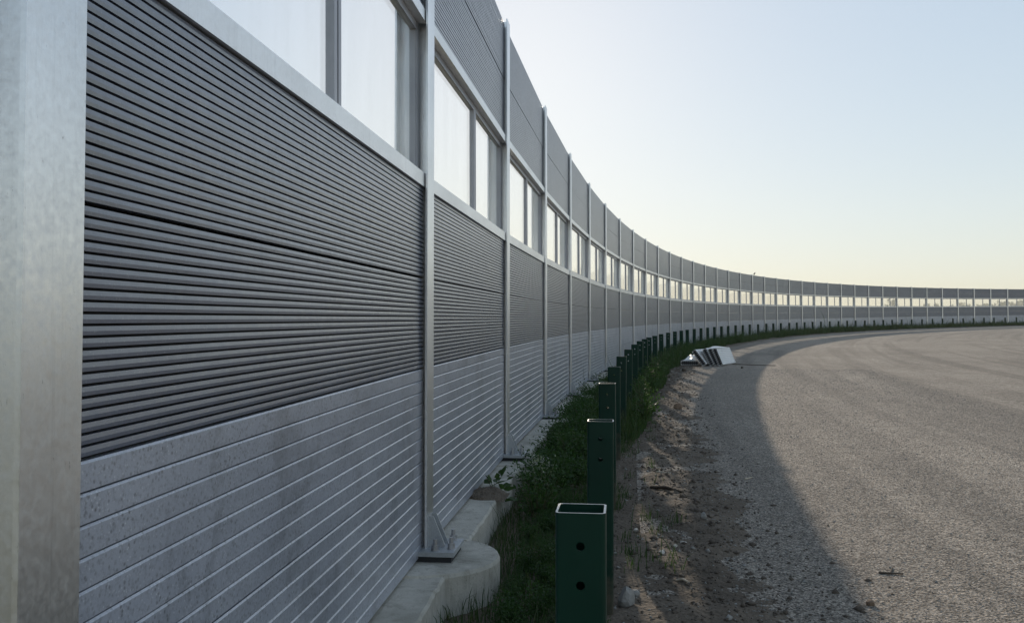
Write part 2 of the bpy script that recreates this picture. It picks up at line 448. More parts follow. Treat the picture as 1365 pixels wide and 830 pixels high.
# ------------------------------------------------------------------ noise barrier
Z_PL, Z_JOINT, Z_SILL, Z_HEAD, Z_TOP = 0.145, 1.196, 2.205, 3.204, 4.283
POSTS = [wpos(BAY * i, 0) for i in range(NPOST)]
barrier = ob('noise_barrier', None)
barrier.location = (POSTS[0][0], POSTS[0][1], gz(*POSTS[0]) + Z_PL)
tag(barrier, 'long curving grey noise barrier of louvred panels, clear windows and steel posts beside the road', 'noise barrier')
INV = Matrix.Translation(-barrier.location)

FW = 0.089; PD = 0.19
def post_mesh():
    m = MB(); z0, z1 = Z_PL + 0.055, Z_TOP + 0.03
    m.box(-FW, FW, 0.0, 0.011, z0, z1)
    m.box(-FW, FW, PD - 0.011, PD, z0, z1)
    m.box(-0.005, 0.005, 0.011, PD - 0.011, z0, z1)
    return m.mesh('post', 'galvanised')
ME_POST = post_mesh()
m = MB(); m.box(-0.17, 0.17, -0.165, PD + 0.12, Z_PL + 0.030, Z_PL + 0.055); ME_PLATE = m.mesh('base_plate', 'galvanised_plate')
m = MB(); m.box(-0.155, 0.155, -0.15, PD + 0.10, Z_PL - 0.01, Z_PL + 0.030); ME_GROUT = m.mesh('grout_pad', 'panel_core')
def gusset_mesh(x):
    m = MB(); a = [(0.0, Z_PL + 0.055), (-0.095, Z_PL + 0.055), (-0.095, Z_PL + 0.066), (-0.028, Z_PL + 0.225), (0.0, Z_PL + 0.225)]
    m.prof_x(a, x - 0.005, x + 0.005); return m.mesh('gusset', 'galvanised_plate')
ME_GUS = [gusset_mesh(-0.045), gusset_mesh(0.045)]
def bolt_mesh():
    m = MB(); z = Z_PL + 0.055
    m.tube([(0,0,z),(0,0,z+0.004)], [0.024,0.024], 12)
    m.tube([(0,0,z+0.004),(0,0,z+0.030)], [0.020,0.020], 6)
    m.tube([(0,0,z+0.030),(0,0,z+0.062)], [0.012,0.011], 10)
    return m.mesh('anchor_bolt', 'bolt_steel')
ME_BOLT = bolt_mesh()
for i in range(NPOST):
    x, y = POSTS[i]; h = heading(BAY * i)
    po = ob('post', ME_POST, barrier, INV @ frame(x, y, gz(x, y) + random.uniform(-.008, .008), h + random.uniform(-.004, .004)))
    if i < 9:
        ob('base_plate', ME_PLATE, po); ob('grout_pad', ME_GROUT, po)
        for gm in ME_GUS: ob('gusset', gm, po)
        for bx, by in ((-0.125, -0.055), (0.125, -0.11), (-0.075, -0.135), (-0.13, PD + 0.06), (0.13, PD + 0.06)):
            ob('anchor_bolt', ME_BOLT, po, Matrix.Translation((bx, by, 0)))

# bay pieces, shared by all bays; local x 0..BAY along the chord, y=0 plane of the post flanges
XA, XB = 0.030, BAY - 0.030
NSL = 21
def louvre_prof(p):
    return [(0.019, p * 0.13), (0.0003, p * 0.11), (-0.0006, p * 0.45), (0.0006, p * 0.86), (0.019, p * 0.87)]
def board_prof(q):
    return [(0.022, q * 0.03), (0.0, q * 0.03), (0.0, q * 0.875), (0.0040, q * 0.957), (0.022, q * 0.965)]
YF = 0.034                                   # panel face behind the flange face
def louvre_core(h):
    m = MB(); m.box(XA, XB, YF + 0.0195, YF + 0.115, 0.004, h - 0.004)
    return m
def make_louvre(h, n):
    p = (h - 0.004) / n
    core = louvre_core(h).mesh('acoustic_panel', 'panel_core')
    one = MB().prof_x(louvre_prof(p), XA, XB, 0, YF).mesh('slat', 'louvre_paint')
    allm = MB()
    for k in range(n): allm.prof_x(louvre_prof(p), XA, XB, 0.002 + k * p, YF)
    return core, one, allm.mesh('slats', 'louvre_paint'), p, n
HL = (Z_SILL - Z_JOINT) / 2; HT = (Z_TOP - Z_HEAD) / 2; HB = (Z_JOINT - Z_PL - 0.02) / 2
LOUV = make_louvre(HL, 21); LOUT = make_louvre(HT, 22)
NBD = 8
qb = (HB - 0.004) / NBD
ME_BCORE = MB().box(XA, XB, YF + 0.0225, YF + 0.115, 0.002, HB - 0.002).mesh('solid_panel', 'panel_core')
ME_BOARD = MB().prof_x(board_prof(qb), XA, XB, 0, YF).mesh('board', 'board_paint')
m = MB()
for k in range(NBD): m.prof_x(board_prof(qb), XA, XB, 0.002 + k * qb, YF)
ME_BOARDS = m.mesh('boards', 'board_paint')
# window: rails, jambs, mullion, two panes
HWIN = Z_HEAD - Z_SILL
YG = 0.078
ME_SILL = MB().box(XA, XB, 0.016, 0.135, 0.0, 0.078).mesh('sill_rail', 'galvanised_rail')
ME_HEADR = MB().box(XA, XB, 0.016, 0.135, HWIN - 0.066, HWIN - 0.001).mesh('head_rail', 'galvanised_rail')
z0, z1 = 0.079, HWIN - 0.067
m = MB()
for a, c in ((XA, XA + 0.046), (XB - 0.046, XB)): m.box(a, c, 0.060, 0.105, z0, z1)
m.box(XA + 0.046, XB - 0.046, 0.064, 0.100, z0, z0 + 0.030); m.box(XA + 0.046, XB - 0.046, 0.064, 0.100, z1 - 0.045, z1)
for a, c in ((XA + 0.046, XA + 0.054), (XB - 0.054, XB - 0.046)): m.box(a, c, 0.068, 0.098, z0 + 0.03, z1 - 0.045)
ME_WIN = m.mesh('window', 'frame_aluminium')
mid = BAY / 2 + 0.17
m = MB(); m.box(mid - 0.045, mid - 0.008, 0.062, 0.098, z0 + 0.0305, z1 - 0.0455); m.box(mid + 0.008, mid + 0.045, 0.062, 0.098, z0 + 0.0305, z1 - 0.0455)
ME_MULL = m.mesh('mullion', 'frame_aluminium')
ME_SEAL = MB().box(mid - 0.0078, mid + 0.0078, 0.070, 0.094, z0 + 0.031, z1 - 0.046).mesh('seal', 'gasket')
ME_PANE = [MB().box(XA + 0.055, mid - 0.046, YG, YG + 0.012, z0 + 0.031, z1 - 0.046).mesh('pane', 'pane_acrylic'),
           MB().box(mid + 0.046, XB - 0.055, YG, YG + 0.012, z0 + 0.031, z1 - 0.046).mesh('pane', 'pane_acrylic')]
def bay_matrix(i):
    a = Vector((*POSTS[i], gz(*POSTS[i]))); c = Vector((*POSTS[i + 1], gz(*POSTS[i + 1])))
    X = (c - a).normalized(); Y = Vector((0, 0, 1)).cross(X).normalized(); Z = X.cross(Y)
    M = Matrix((( X.x, Y.x, Z.x, a.x), (X.y, Y.y, Z.y, a.y), (X.z, Y.z, Z.z, a.z), (0, 0, 0, 1)))
    return M
for i in range(NPOST - 1):
    M = INV @ bay_matrix(i)
    j = lambda a: random.uniform(-a, a)
    def place(z): return Matrix.Translation((0, 0, z)) @ M @ Matrix.Translation((0, j(.002), 0)) @ Matrix.Rotation(j(.0007), 4, 'Y')
    for k in range(2):
        pn = ob('solid_panel', ME_BCORE, barrier, place(Z_PL + 0.02 + k * HB))
        if i < 4:
            for q in range(NBD): ob('board', ME_BOARD, pn, Matrix.Translation((0, j(.0008), 0.002 + q * qb)))
        else: ob('boards', ME_BOARDS, pn)['kind'] = 'stuff'
    for (core, one, allm, p, n), zz in ((LOUV, Z_JOINT), (LOUV, Z_JOINT + HL), (LOUT, Z_HEAD), (LOUT, Z_HEAD + HT)):
        pn = ob('acoustic_panel', core, barrier, place(zz))
        if i == 0 and zz < Z_SILL or i == 1:
            for q in range(n): ob('slat', one, pn, Matrix.Translation((0, j(.0006), 0.002 + q * p + j(.0003))))
        else: ob('slats', allm, pn)['kind'] = 'stuff'
    w = ob('window', ME_WIN, barrier, place(Z_SILL))
    ob('sill_rail', ME_SILL, w); ob('head_rail', ME_HEADR, w); ob('mullion', ME_MULL, w); ob('seal', ME_SEAL, w)
    for pm in ME_PANE: ob('pane', pm, w)

# ------------------------------------------------------------------ concrete plinth with round pile caps
plinth = ob('concrete_plinth', None)
plinth.location = (POSTS[0][0], POSTS[0][1], gz(*POSTS[0]))
tag(plinth, 'pale concrete foundation beam with round caps running under the grey noise barrier', 'foundation')
INVP = Matrix.Translation(-plinth.location)
CAPR = 0.44
def ring_cap():
    m = MB(); n = 40; cy = 0.05
    pr = [(CAPR, -0.6), (CAPR + 0.004, -0.02), (CAPR - 0.006, 0.0)]
    vs = [(r * math.cos(2*math.pi*k/n), cy + r * math.sin(2*math.pi*k/n), Z_PL + z) for r, z in pr for k in range(n)] + [(0, cy, Z_PL)]
    fs = [(q*n + k, q*n + (k+1) % n, (q+1)*n + (k+1) % n, (q+1)*n + k) for q in range(2) for k in range(n)]
    fs += [(2*n + k, 2*n + (k+1) % n, 3*n) for k in range(n)]
    m.add(vs, fs); return m.mesh('pile_cap', 'concrete')
ME_CAP = ring_cap()
def beam_mesh(L, seed):
    """rounded-edge beam with a slightly wavering cast edge"""
    r = random.Random(seed); m = MB(); n = 26; rings = []
    for k in range(n):
        x = L * k / (n - 1); w = -0.16 + r.uniform(-.005, .005); t = Z_PL - 0.004 + r.uniform(-.003, .003)
        rings.append([(x, w - 0.004, -0.6), (x, w, t - 0.014), (x, w + 0.012, t), (x, 0.40, t), (x, 0.41, -0.6)])
    vs = [v for q in rings for v in q]; fs = []
    for k in range(n - 1):
        for q in range(4): fs.append((k*5+q, k*5+q+1, (k+1)*5+q+1, (k+1)*5+q)[::-1])
    fs += [(0,1,2,3,4), tuple((n-1)*5+q for q in range(5))[::-1]]
    m.add(vs, fs); return m.mesh('beam', 'concrete')
gap = 0.36
BE = [beam_mesh(1.34, q) for q in range(4)]
for i in range(NPOST):
    x, y = POSTS[i]
    ob('pile_cap', ME_CAP, plinth, INVP @ frame(x, y, gz(x, y), heading(BAY * i)))
    if i < NPOST - 1:
        M = INVP @ bay_matrix(i)
        for q in range(2):
            ob('beam', BE[(2 * i + q) % 4], plinth, M @ Matrix.Translation((gap + q * 1.347, 0, 0)))

# ------------------------------------------------------------------ green guardrail posts
GPX = [771.5,799.6,810,818.6,827.6,836.7,845.4,852.6,859.5,865.5,873.4,881.9,890.3,899.6,908.3,916.5,925.3,934.5,943.6,952.3,961.8,970.4,980.5,990.1,
       999.3,1010.5,1021.4,1031.1,1041.2,1052,1062.4,1072.5,1083.3,1094.3,1106.1,1117.8,1129.3,1140.8,1152.9,1165.5,1177.7,1189.4,1202,1215.3,1229,
       1243.2,1256.3,1270.3,1284,1298,1311.8,1325,1340,1355]
GH = 0.955
def gp_mesh(holes):
    W, T, R = 0.065, 0.006, 0.012; n = 5
    def rr(w, r): 
        out = []
        for cx, cy, a0 in ((w-r, w-r, 0), (-w+r, w-r, 90), (-w+r, -w+r, 180), (w-r, -w+r, 270)):
            for k in range(n): 
                a = math.radians(a0 + 90*k/(n-1)); out.append((cx + r*math.cos(a), cy + r*math.sin(a)))
        return out
    o, i_ = rr(W, R), rr(W - T, R - T*0.7); N = len(o); m = MB()
    vs = [(x, y, -0.5) for x, y in o] + [(x, y, GH) for x, y in o] + [(x, y, GH) for x, y in i_] + [(x, y, -0.5) for x, y in i_]
    fs = []
    for k in range(N):
        q = (k + 1) % N
        fs += [(k, q, N+q, N+k), (N+k, N+q, 2*N+q, 2*N+k), (2*N+k, 2*N+q, 3*N+q, 3*N+k), (3*N+k, 3*N+q, q, k)]
    m.add(vs, fs); me = m.mesh('tube', 'green_paint')
    if holes:
        t = bpy.data.objects.new('tmp', me); COL.objects.link(t)
        c = MB()
        for zz in (GH - 0.085, GH - 0.185): c.tube([(-0.2, 0, zz), (0.2, 0, zz)], [0.0115, 0.0115], 20)
        ct = bpy.data.objects.new('tmpc', c.mesh('c', 'green_paint')); COL.objects.link(ct)
        md = t.modifiers.new('b', 'BOOLEAN'); md.object = ct; md.operation = 'DIFFERENCE'; md.solver = 'EXACT'
        dg = bpy.context.evaluated_depsgraph_get(); dg.update()
        me2 = bpy.data.meshes.new_from_object(t.evaluated_get(dg)); me2.name = 'guardrail_post'
        bpy.data.objects.remove(t); bpy.data.objects.remove(ct); me = me2
    r = MB()
    r.add([(x*0.9985, y*0.9985, GH + 0.0006) for x, y in o] + [(x*1.002, y*1.002, GH + 0.0006) for x, y in i_] +
          [(x*0.9985, y*0.9985, GH + 0.0001) for x, y in o] + [(x*1.002, y*1.002, GH + 0.0001) for x, y in i_],
          [f for k in range(N) for f in ((k, (k+1) % N, N + (k+1) % N, N + k), (2*N+k, 2*N+(k+1) % N, (k+1) % N, k), (N+k, N+(k+1) % N, 3*N+(k+1) % N, 3*N+k))])
    return me, r.mesh('cut_rim', 'cut_steel')
ME_GP, ME_RIM = gp_mesh(True)
ME_GPF, _ = gp_mesh(False)
GPS = []
sc = np.arange(1.0, 140, 0.05)
dofs = 0.95 + np.clip(sc / 50, 0, 1) * 0.15
XX, YY = wposv(sc, dofs); ZZ = gzv(XX, YY) + 0.94
PXX = 682.5 + FPX * XX / (YY * math.cos(PITCH) + (ZZ - CAM_Z) * math.sin(PITCH))
for i, px in enumerate(GPX):
    ok = YY > 1.5
    s = float(np.interp(px, PXX[ok], sc[ok])); d = float(np.interp(s, sc, dofs))
    x, y = wpos(s, d)
    if i == 0:                               # the nearest one stands a little closer to the wall
        x, y = 0.184, 2.335; s, d = to_sd(x, y)
    root = ob('guardrail_post', ME_GP if i < 14 else ME_GPF)
    near = i < 6
    jz = random.uniform(-.008, .012) * (i > 0)
    root.matrix_world = frame(x, y, gz(x, y) + 0.003 + jz, heading(s) + random.uniform(-.03, .03)) @ Matrix.Rotation(random.uniform(-.014, .014) * (i > 0), 4, 'X') @ Matrix.Rotation(random.uniform(-.010, .010) * (i > 0), 4, 'Y')
    if i == 0: lab = 'nearest dark green square steel guardrail post with bright cut rim and two holes'
    elif i == len(GPX) - 1: lab = 'farthest small green guardrail post at the right end of the barrier'
    else: lab = 'dark green steel guardrail post, %s from the camera along the barrier' % ordinal(i)
    tag(root, lab, 'guardrail post', 'green guardrail posts along the barrier')
    if i < 14: ob('cut_rim', ME_RIM, root)
    GPS.append((s, d, x, y))
print('guard post spacing', [round(GPS[i+1][0] - GPS[i][0], 2) for i in range(len(GPS)-1)])

# ------------------------------------------------------------------ stack of leftover panels on the road edge
def leftover_mesh(L, n_rows, thick, height):
    """panel: ribbed long faces, both ends open cells. local x = length (0 end faces the camera), y = thickness, z = height"""
    m = MB(); c = 0.024; rows = n_rows; ph = height / rows
    side, cells = MB(), [MB(), MB()]
    # ribbed faces
    for sgn, y in ((-1, 0.0), (1, thick)):
        for k in range(rows):
            zz = k * ph
            pr = [(y - sgn*0.004, zz + 0.009), (y + sgn*0.010, zz + 0.012), (y + sgn*0.010, zz + ph - 0.012), (y - sgn*0.004, zz + ph - 0.009)]
            if sgn > 0: pr = pr[::-1]
            side.prof_x(pr, 0, L)
    side.box(0.0, L, 0.004, thick - 0.004, height - 0.006, height + 0.001)
    side.box(0.0, L, 0.004, thick - 0.004, -0.001, 0.006)
    side.box(0.06, L - 0.06, 0.005, thick - 0.005, 0.007, height - 0.007)
    # cell webs, open at both ends
    for k in range(1, rows):
        for cm, (a, b_) in zip(cells, ((0.0, 0.0595), (L - 0.0595, L))): cm.box(a, b_, 0.0045, thick - 0.0045, k*ph - c/2, k*ph + c/2)
    for cm, (a, b_) in zip(cells, ((0.0, 0.0592), (L - 0.0592, L))): cm.box(a + .0005, b_, thick/2 - c/2, thick/2 + c/2, 0.0065, height - 0.0065)
    return side.mesh('leftover_panel', 'white_panel'), [c_.mesh('cell_webs', 'panel_core') for c_ in cells]
PSIDE, PCELL = leftover_mesh(2.3, 9, 0.115, 0.53)
bx, by = on_ground(963.5, 488)
yaw_axis = math.atan2(0.40, 0.92)            # length direction, right of +Y
gzp = gz(bx, by)
def stack_frame(off_right, off_along, lift, lean, roll=0.0):
    # x' = along length (away from camera), y' = left, z' up
    M = frame(bx, by, gzp + lift, yaw_axis) @ Matrix.Translation((off_along, -off_right, 0)) @ Matrix.Rotation(roll, 4, 'Z')
    return M @ Matrix.Rotation(-lean, 4, 'X')
LP = [(0.0, 0.0, 0.046, math.radians(22), 0.0, 'white ribbed leftover panel, rightmost of the leaning stack on the road edge'),
      (-0.127, 0.02, 0.050, math.radians(24), 0.012, 'white leftover panel with open cell end, second from right in the leaning stack'),
      (-0.258, -0.03, 0.054, math.radians(26), -0.008, 'white leftover panel with open cell end, third from right in the leaning stack'),
      (-0.44, -0.28, 0.072, math.radians(37), 0.02, 'white leftover panel at the left of the leaning stack, pulled towards the camera')]
for orr, al, lf, ln, rl, lab in LP:
    o = ob('leftover_panel', PSIDE); o.matrix_world = stack_frame(orr, al, lf, ln, rl)
    [ob('cell_webs', c_, o) for c_ in PCELL]; tag(o, lab, 'panel', 'leftover panels piled at the road edge')
o = ob('leftover_panel', PSIDE)
o.matrix_world = frame(bx, by, gzp + 0.03, yaw_axis) @ Matrix.Translation((-0.05, 0.70, 0)) @ Matrix.Rotation(math.radians(4), 4, 'Z') @ Matrix.Rotation(math.radians(-90), 4, 'X') @ Matrix.Translation((0, -0.115, 0))
[ob('cell_webs', c_, o) for c_ in PCELL]; tag(o, 'white leftover panel lying flat under the left side of the leaning stack', 'panel', 'leftover panels piled at the road edge')
def film_mesh(L, W, hmax, seed):
    r = np.random.default_rng(seed); nu, nv = 26, 14
    U, V = np.meshgrid(np.linspace(0, 1, nu), np.linspace(0, 1, nv), indexing='ij')
    env = np.sin(np.pi * U) ** 0.6 * np.sin(np.pi * V) ** 0.7
    Z = env * hmax * (0.55 + 0.9 * (vnoise(U * 5 + seed, V * 4) + 0.3) + 0.6 * vnoise(U * 13, V * 9 + seed))
    X = U * L + 0.05 * vnoise(V * 6 + seed, U * 3); Y = V * W + 0.06 * vnoise(U * 7, V * 2 + seed)
    top = np.stack([X.ravel(), Y.ravel(), Z.ravel() + 0.006], 1); bot = top.copy(); bot[:, 2] -= 0.005
    F = grid_faces(nu, nv); return np_mesh('plastic_sheet', np.vstack([top, bot]), np.vstack([F, F[:, ::-1] + nu * nv]), 'film', True)
o = ob('plastic_sheet', film_mesh(1.5, 0.42, 0.17, 3)); o.matrix_world = frame(bx, by, gzp + 0.150, yaw_axis) @ Matrix.Translation((-0.02, 0.76, 0)) @ Matrix.Rotation(math.radians(4), 4, 'Z')
tag(o, 'crumpled white plastic sheet heaped on the flat leftover panel', 'plastic sheet')
o = ob('plastic_sheet', film_mesh(2.0, 0.50, 0.07, 8)); o.matrix_world = frame(bx, by, gzp + 0.535, yaw_axis) @ Matrix.Translation((0.05, 0.17, 0)) @ Matrix.Rotation(math.radians(-9), 4, 'X')
tag(o, 'thin white plastic sheet draped over the top edges of the leaning panels', 'plastic sheet')
# thin rod lying beside the stack
x0, y0 = on_ground(976, 485.5, 0.02); x1, y1 = on_ground(1034, 487, 0.02)
m = MB(); m.tube([(x0, y0, gz(x0, y0) + 0.03), ((x0+x1)/2, (y0+y1)/2, gz((x0+x1)/2, (y0+y1)/2) + 0.022), (x1, y1, gz(x1, y1) + 0.02)], [0.012, 0.011, 0.009], 8)
tag(ob('pole', m.mesh('pole', 'wood_dark', True)), 'thin dark pole lying on the road to the right of the panel stack', 'pole')

# ------------------------------------------------------------------ stones, sticks
def rock_mesh(seed, mat):
    r = random.Random(seed); import bmesh
    bm = bmesh.new(); bmesh.ops.create_icosphere(bm, subdivisions=2, radius=0.5)
    dirs = [Vector((r.gauss(0,1), r.gauss(0,1), r.gauss(0,1))).normalized() for _ in range(9)]; cut = [r.uniform(0.30, 0.46) for _ in dirs]
    for v in bm.verts:
        for dd_, c in zip(dirs, cut):
            t = v.co.dot(dd_)
            if t > c: v.co -= dd_ * (t - c)
        v.co += Vector((r.uniform(-.02,.02),) * 3)
    me = bpy.data.meshes.new('stone'); bm.to_mesh(me); bm.free(); me.materials.append(MATS[mat]); return me
ST = [(835, 800, (.12,.10,.13), 'stone_grey', 'large grey rock lying against the foot of the second guardrail post'),
      (1160, 800, (.045,.04,.045), 'stone_brown', 'small brown stone alone on the sunlit road near the bottom'),
      (882, 737, (.055,.04,.035), 'stone_pale', 'flat tan stone on the bare verge soil'),
      (911, 722, (.055,.03,.022), 'stone_pale', 'pale flat stone in the light patch of the verge'),
      (900, 727, (.035,.03,.025), 'stone_pale', 'tiny pale stone just left of the flat pale one'),
      (938, 694, (.04,.045,.06), 'stone_grey', 'upright grey stone of the pair at the shaded road edge'),
      (949, 700, (.065,.05,.045), 'clod', 'dark stone of the pair at the shaded road edge'),
      (904, 544, (.16,.12,.15), 'stone_brown', 'brown stone standing on the verge in front of the panel stack'),
      (912, 494, (.16,.12,.12), 'clod', 'dark clod by the front left corner of the panel stack'),
      (989, 490, (.11,.09,.09), 'clod', 'dark stone on the road right of the panel stack'),
      (1047, 812, (.03,.03,.03), 'clod', 'dark pebble in the wall shadow near the bottom edge'),
      (894, 571, (.09,.07,.07), 'clod', 'dark clod on the verge behind the pale stick'),
      (848, 700, (.05,.035,.03), 'stone_pale', 'pinkish pale stone beside the second guardrail post'),
      (916, 575, (.10,.06,.05), 'clod', 'flat dark clod at the verge and road boundary'),
      (846, 788, (.06,.05,.05), 'stone_grey', 'small grey stone just right of the large grey rock')]
for k, (px, py, sz, mt, lab) in enumerate(ST):
    x, y = on_ground(px, py, 0.02)
    o = ob('stone', rock_mesh(100 + k, mt)); z = verge_z(x, y)
    o.matrix_world = Matrix.Translation((x, y, z + sz[2] * 0.22)) @ Matrix.Rotation(random.uniform(0, 6), 4, 'Z') @ Matrix.Diagonal((*sz, 1))
    tag(o, lab, 'stone')
def stick(name, a, c, r0, r1, mat, lab, fork=None, lift=0.0):
    xa, ya = on_ground(*a, 0.02); xc, yc = on_ground(*c, 0.02)
    za, zc = verge_z(xa, ya) + r0 * 0.8, verge_z(xc, yc) + r1 * 0.8 + lift
    m = MB(); mx, my = (xa+xc)/2 + random.uniform(-.008,.008), (ya+yc)/2
    zm = max((za+zc)/2, verge_z(mx, my) + r0 * 0.8)
    m.tube([(xa,ya,za),(mx,my,zm),(xc,yc,zc)], [r0,(r0+r1)/2,r1], 7)
    if fork:
        xf, yf = on_ground(*fork, 0.02); m.tube([(mx,my,zm),(xf,yf,verge_z(xf,yf)+r1)], [r1, r1*0.7], 6)
    tag(ob(name, m.mesh(name, mat)), lab, 'stick')
stick('stick', (868, 648), (910, 661), 0.016, 0.012, 'wood_dark', 'long dark stick lying on the verge soil')
stick('stick', (876, 632), (894, 633), 0.009, 0.008, 'wood_pale', 'short pale stick on the verge behind the dark one')
stick('stick', (993, 636), (1002, 634), 0.007, 0.006, 'wood_pale', 'small pale wood chip on the shaded road')
stick('stick', (1171, 758), (1204, 760), 0.006, 0.004, 'wood_dark', 'forked dry twig on the sunlit road', (1190, 751), 0.004)
stick('stick', (902, 771), (917, 775), 0.008, 0.006, 'wood_pale', 'pale splinter in the light patch near the bottom of the verge')

# loose clods and grit: nobody could count them
OC_V = np.array([(1,0,0),(-1,0,0),(0,1,0),(0,-1,0),(0,0,1),(0,0,-1)], float)
OC_F = np.array([(0,2,4),(2,1,4),(1,3,4),(3,0,4),(2,0,5),(1,2,5),(3,1,5),(0,3,5)])
def scatter_rocks(name, s, d, size, mat, label, cat):
    X, Y, Z = verge_zv(s, d); n = len(s)
    V = OC_V[None] * size[:, None, None] * rng.uniform(0.55, 1.2, (n, 6, 1)) + rng.uniform(-.25, .25, (n, 6, 3)) * size[:, None, None]
    a = rng.uniform(0, 6.28, n); ca, sa = np.cos(a)[:, None], np.sin(a)[:, None]
    V = np.stack([V[..., 0]*ca - V[..., 1]*sa, V[..., 0]*sa + V[..., 1]*ca, V[..., 2]*0.7], -1)
    V += np.stack([X, Y, Z + size*0.15], -1)[:, None]
    F = OC_F[None] + (np.arange(n) * 6)[:, None, None]
    o = ob(name, np_mesh(name, V.reshape(-1, 3), F.reshape(-1, 3), mat)); tag(o, label, cat, kind='stuff')
n = 9000
s_ = 1.5 + 32 * rng.random(n) ** 1.8; d_ = rng.normal(1.55, 0.33, n).clip(0.95, 2.5)
scatter_rocks('clods', s_, d_, rng.lognormal(-5.0, 0.55, n).clip(0.003, 0.03) * (1 + s_ / 30), 'clod', 'dark soil clods scattered over the bare verge', 'soil clods')
n = 2600
s_ = 1.5 + 30 * rng.random(n) ** 1.7; d_ = rng.normal(1.5, 0.35, n).clip(0.95, 2.4)
scatter_rocks('pebbles', s_, d_, rng.lognormal(-5.2, 0.5, n).clip(0.003, 0.022) * (1 + s_ / 40), 'stone_grey', 'small grey pebbles scattered over the bare verge', 'pebbles')
n = 60000
s_ = 2.0 + 22 * rng.random(n) ** 1.4; d_ = 1.7 + 5.0 * rng.random(n) ** 1.1
scatter_rocks('grit', s_, d_, rng.lognormal(-5.8, 0.40, n).clip(0.0018, 0.009) * (1 + s_ / 25), 'stone_grey', 'fine loose grit over the near road surface', 'grit')

# soil washed over the foundation beam
sx, sd_ = 5.1, 0.07
hx, hy = wpos(sx, sd_); nu, nv = 34, 26
U, V = np.meshgrid(np.linspace(-1, 1, nu), np.linspace(-1, 1, nv), indexing='ij')
r2 = np.clip(1 - (U ** 2 + V ** 2), 0, 1) ** 0.7
Zm = r2 * (0.055 + 0.05 * vnoise(U * 3 + 4, V * 3) + 0.035 * vnoise(U * 8, V * 8 + 2) + 0.02 * vnoise(U * 17, V * 17)) - 0.012 * (r2 <= 0)
Mh = np_mesh('soil_heap', np.stack([(U * 0.19).ravel(), (V * 0.15).ravel(), Zm.ravel()], 1), grid_faces(nu, nv), 'soil', True)
tag(ob('soil_heap', Mh, None, frame(hx, hy, gz(hx, hy) + Z_PL - 0.006, heading(sx))), 'small brown soil heap lying across the concrete plinth before the third barrier post', 'soil heap')

# ------------------------------------------------------------------ grass and weeds
def blades(name, s, d, h, w, mat, label):
    X, Y, Z = verge_zv(s, d); n = len(s)
    a = rng.uniform(0, 2*np.pi, n); la = rng.uniform(0, 2*np.pi, n); lean = np.abs(rng.normal(0.35, 0.3, n)) * h
    dx, dy = np.cos(a) * w / 2, np.sin(a) * w / 2
    lx, ly = np.cos(la) * lean, np.sin(la) * lean
    B = np.stack([X, Y, Z - 0.01], -1)
    V = np.zeros((n, 5, 3))
    V[:, 0] = B + np.stack([-dx, -dy, 0*X], -1); V[:, 1] = B + np.stack([dx, dy, 0*X], -1)
    M_ = B + np.stack([lx*0.35, ly*0.35, h*0.6], -1)
    V[:, 2] = M_ + np.stack([dx*0.8, dy*0.8, 0*X], -1); V[:, 3] = M_ + np.stack([-dx*0.8, -dy*0.8, 0*X], -1)
    V[:, 4] = B + np.stack([lx, ly, h * 0.92], -1)
    F = np.array([(0,1,2),(0,2,3),(3,2,4)])[None] + (np.arange(n) * 5)[:, None, None]
    o = ob(name, np_mesh(name, V.reshape(-1, 3), F.reshape(-1, 3), mat)); tag(o, label, 'grass', kind='stuff'); return o
def band(n, s0, s1, dlo, dhi, edge=0.12):
    s = rng.uniform(s0, s1, n); c = vnoise(s * 0.7, s * 0 + 9)
    hi = np.interp(s, *dhi) + edge * 3 * c
    d = dlo + (hi - dlo) * rng.random(n) ** 0.85
    return s, d
DHI = ([0, 6, 9, 12, 18, 30, 60, 130], [0.95, 0.98, 1.10, 1.22, 1.35, 1.45, 1.75, 2.0])
parts = []
for n, s0, s1, hh, ww in ((8000, 1.0, 9, 0.10, 0.005), (26000, 9, 24, 0.17, 0.008), (24000, 24, 60, 0.24, 0.016), (20000, 60, 132, 0.34, 0.03)):
    s, d = band(n, s0, s1, 0.17, DHI); parts.append((s, d, rng.lognormal(math.log(hh), 0.4, n), rng.uniform(0.6, 1.3, n) * ww))
n = 1200   # sparse tufts out on the soil
ts, td = rng.uniform(3, 20, 60), rng.uniform(1.1, 1.5, 60)
k = rng.integers(0, 60, n); parts.append((ts[k] + rng.normal(0, .05, n), td[k] + rng.normal(0, .035, n), rng.lognormal(math.log(0.08), 0.4, n), np.full(n, 0.005)))
cat4 = [np.concatenate([p_[q] for p_ in parts]) for q in range(4)]
blades('grass', *cat4, 'grass_blade', 'green grass growing in the strip between plinth and guardrail posts')

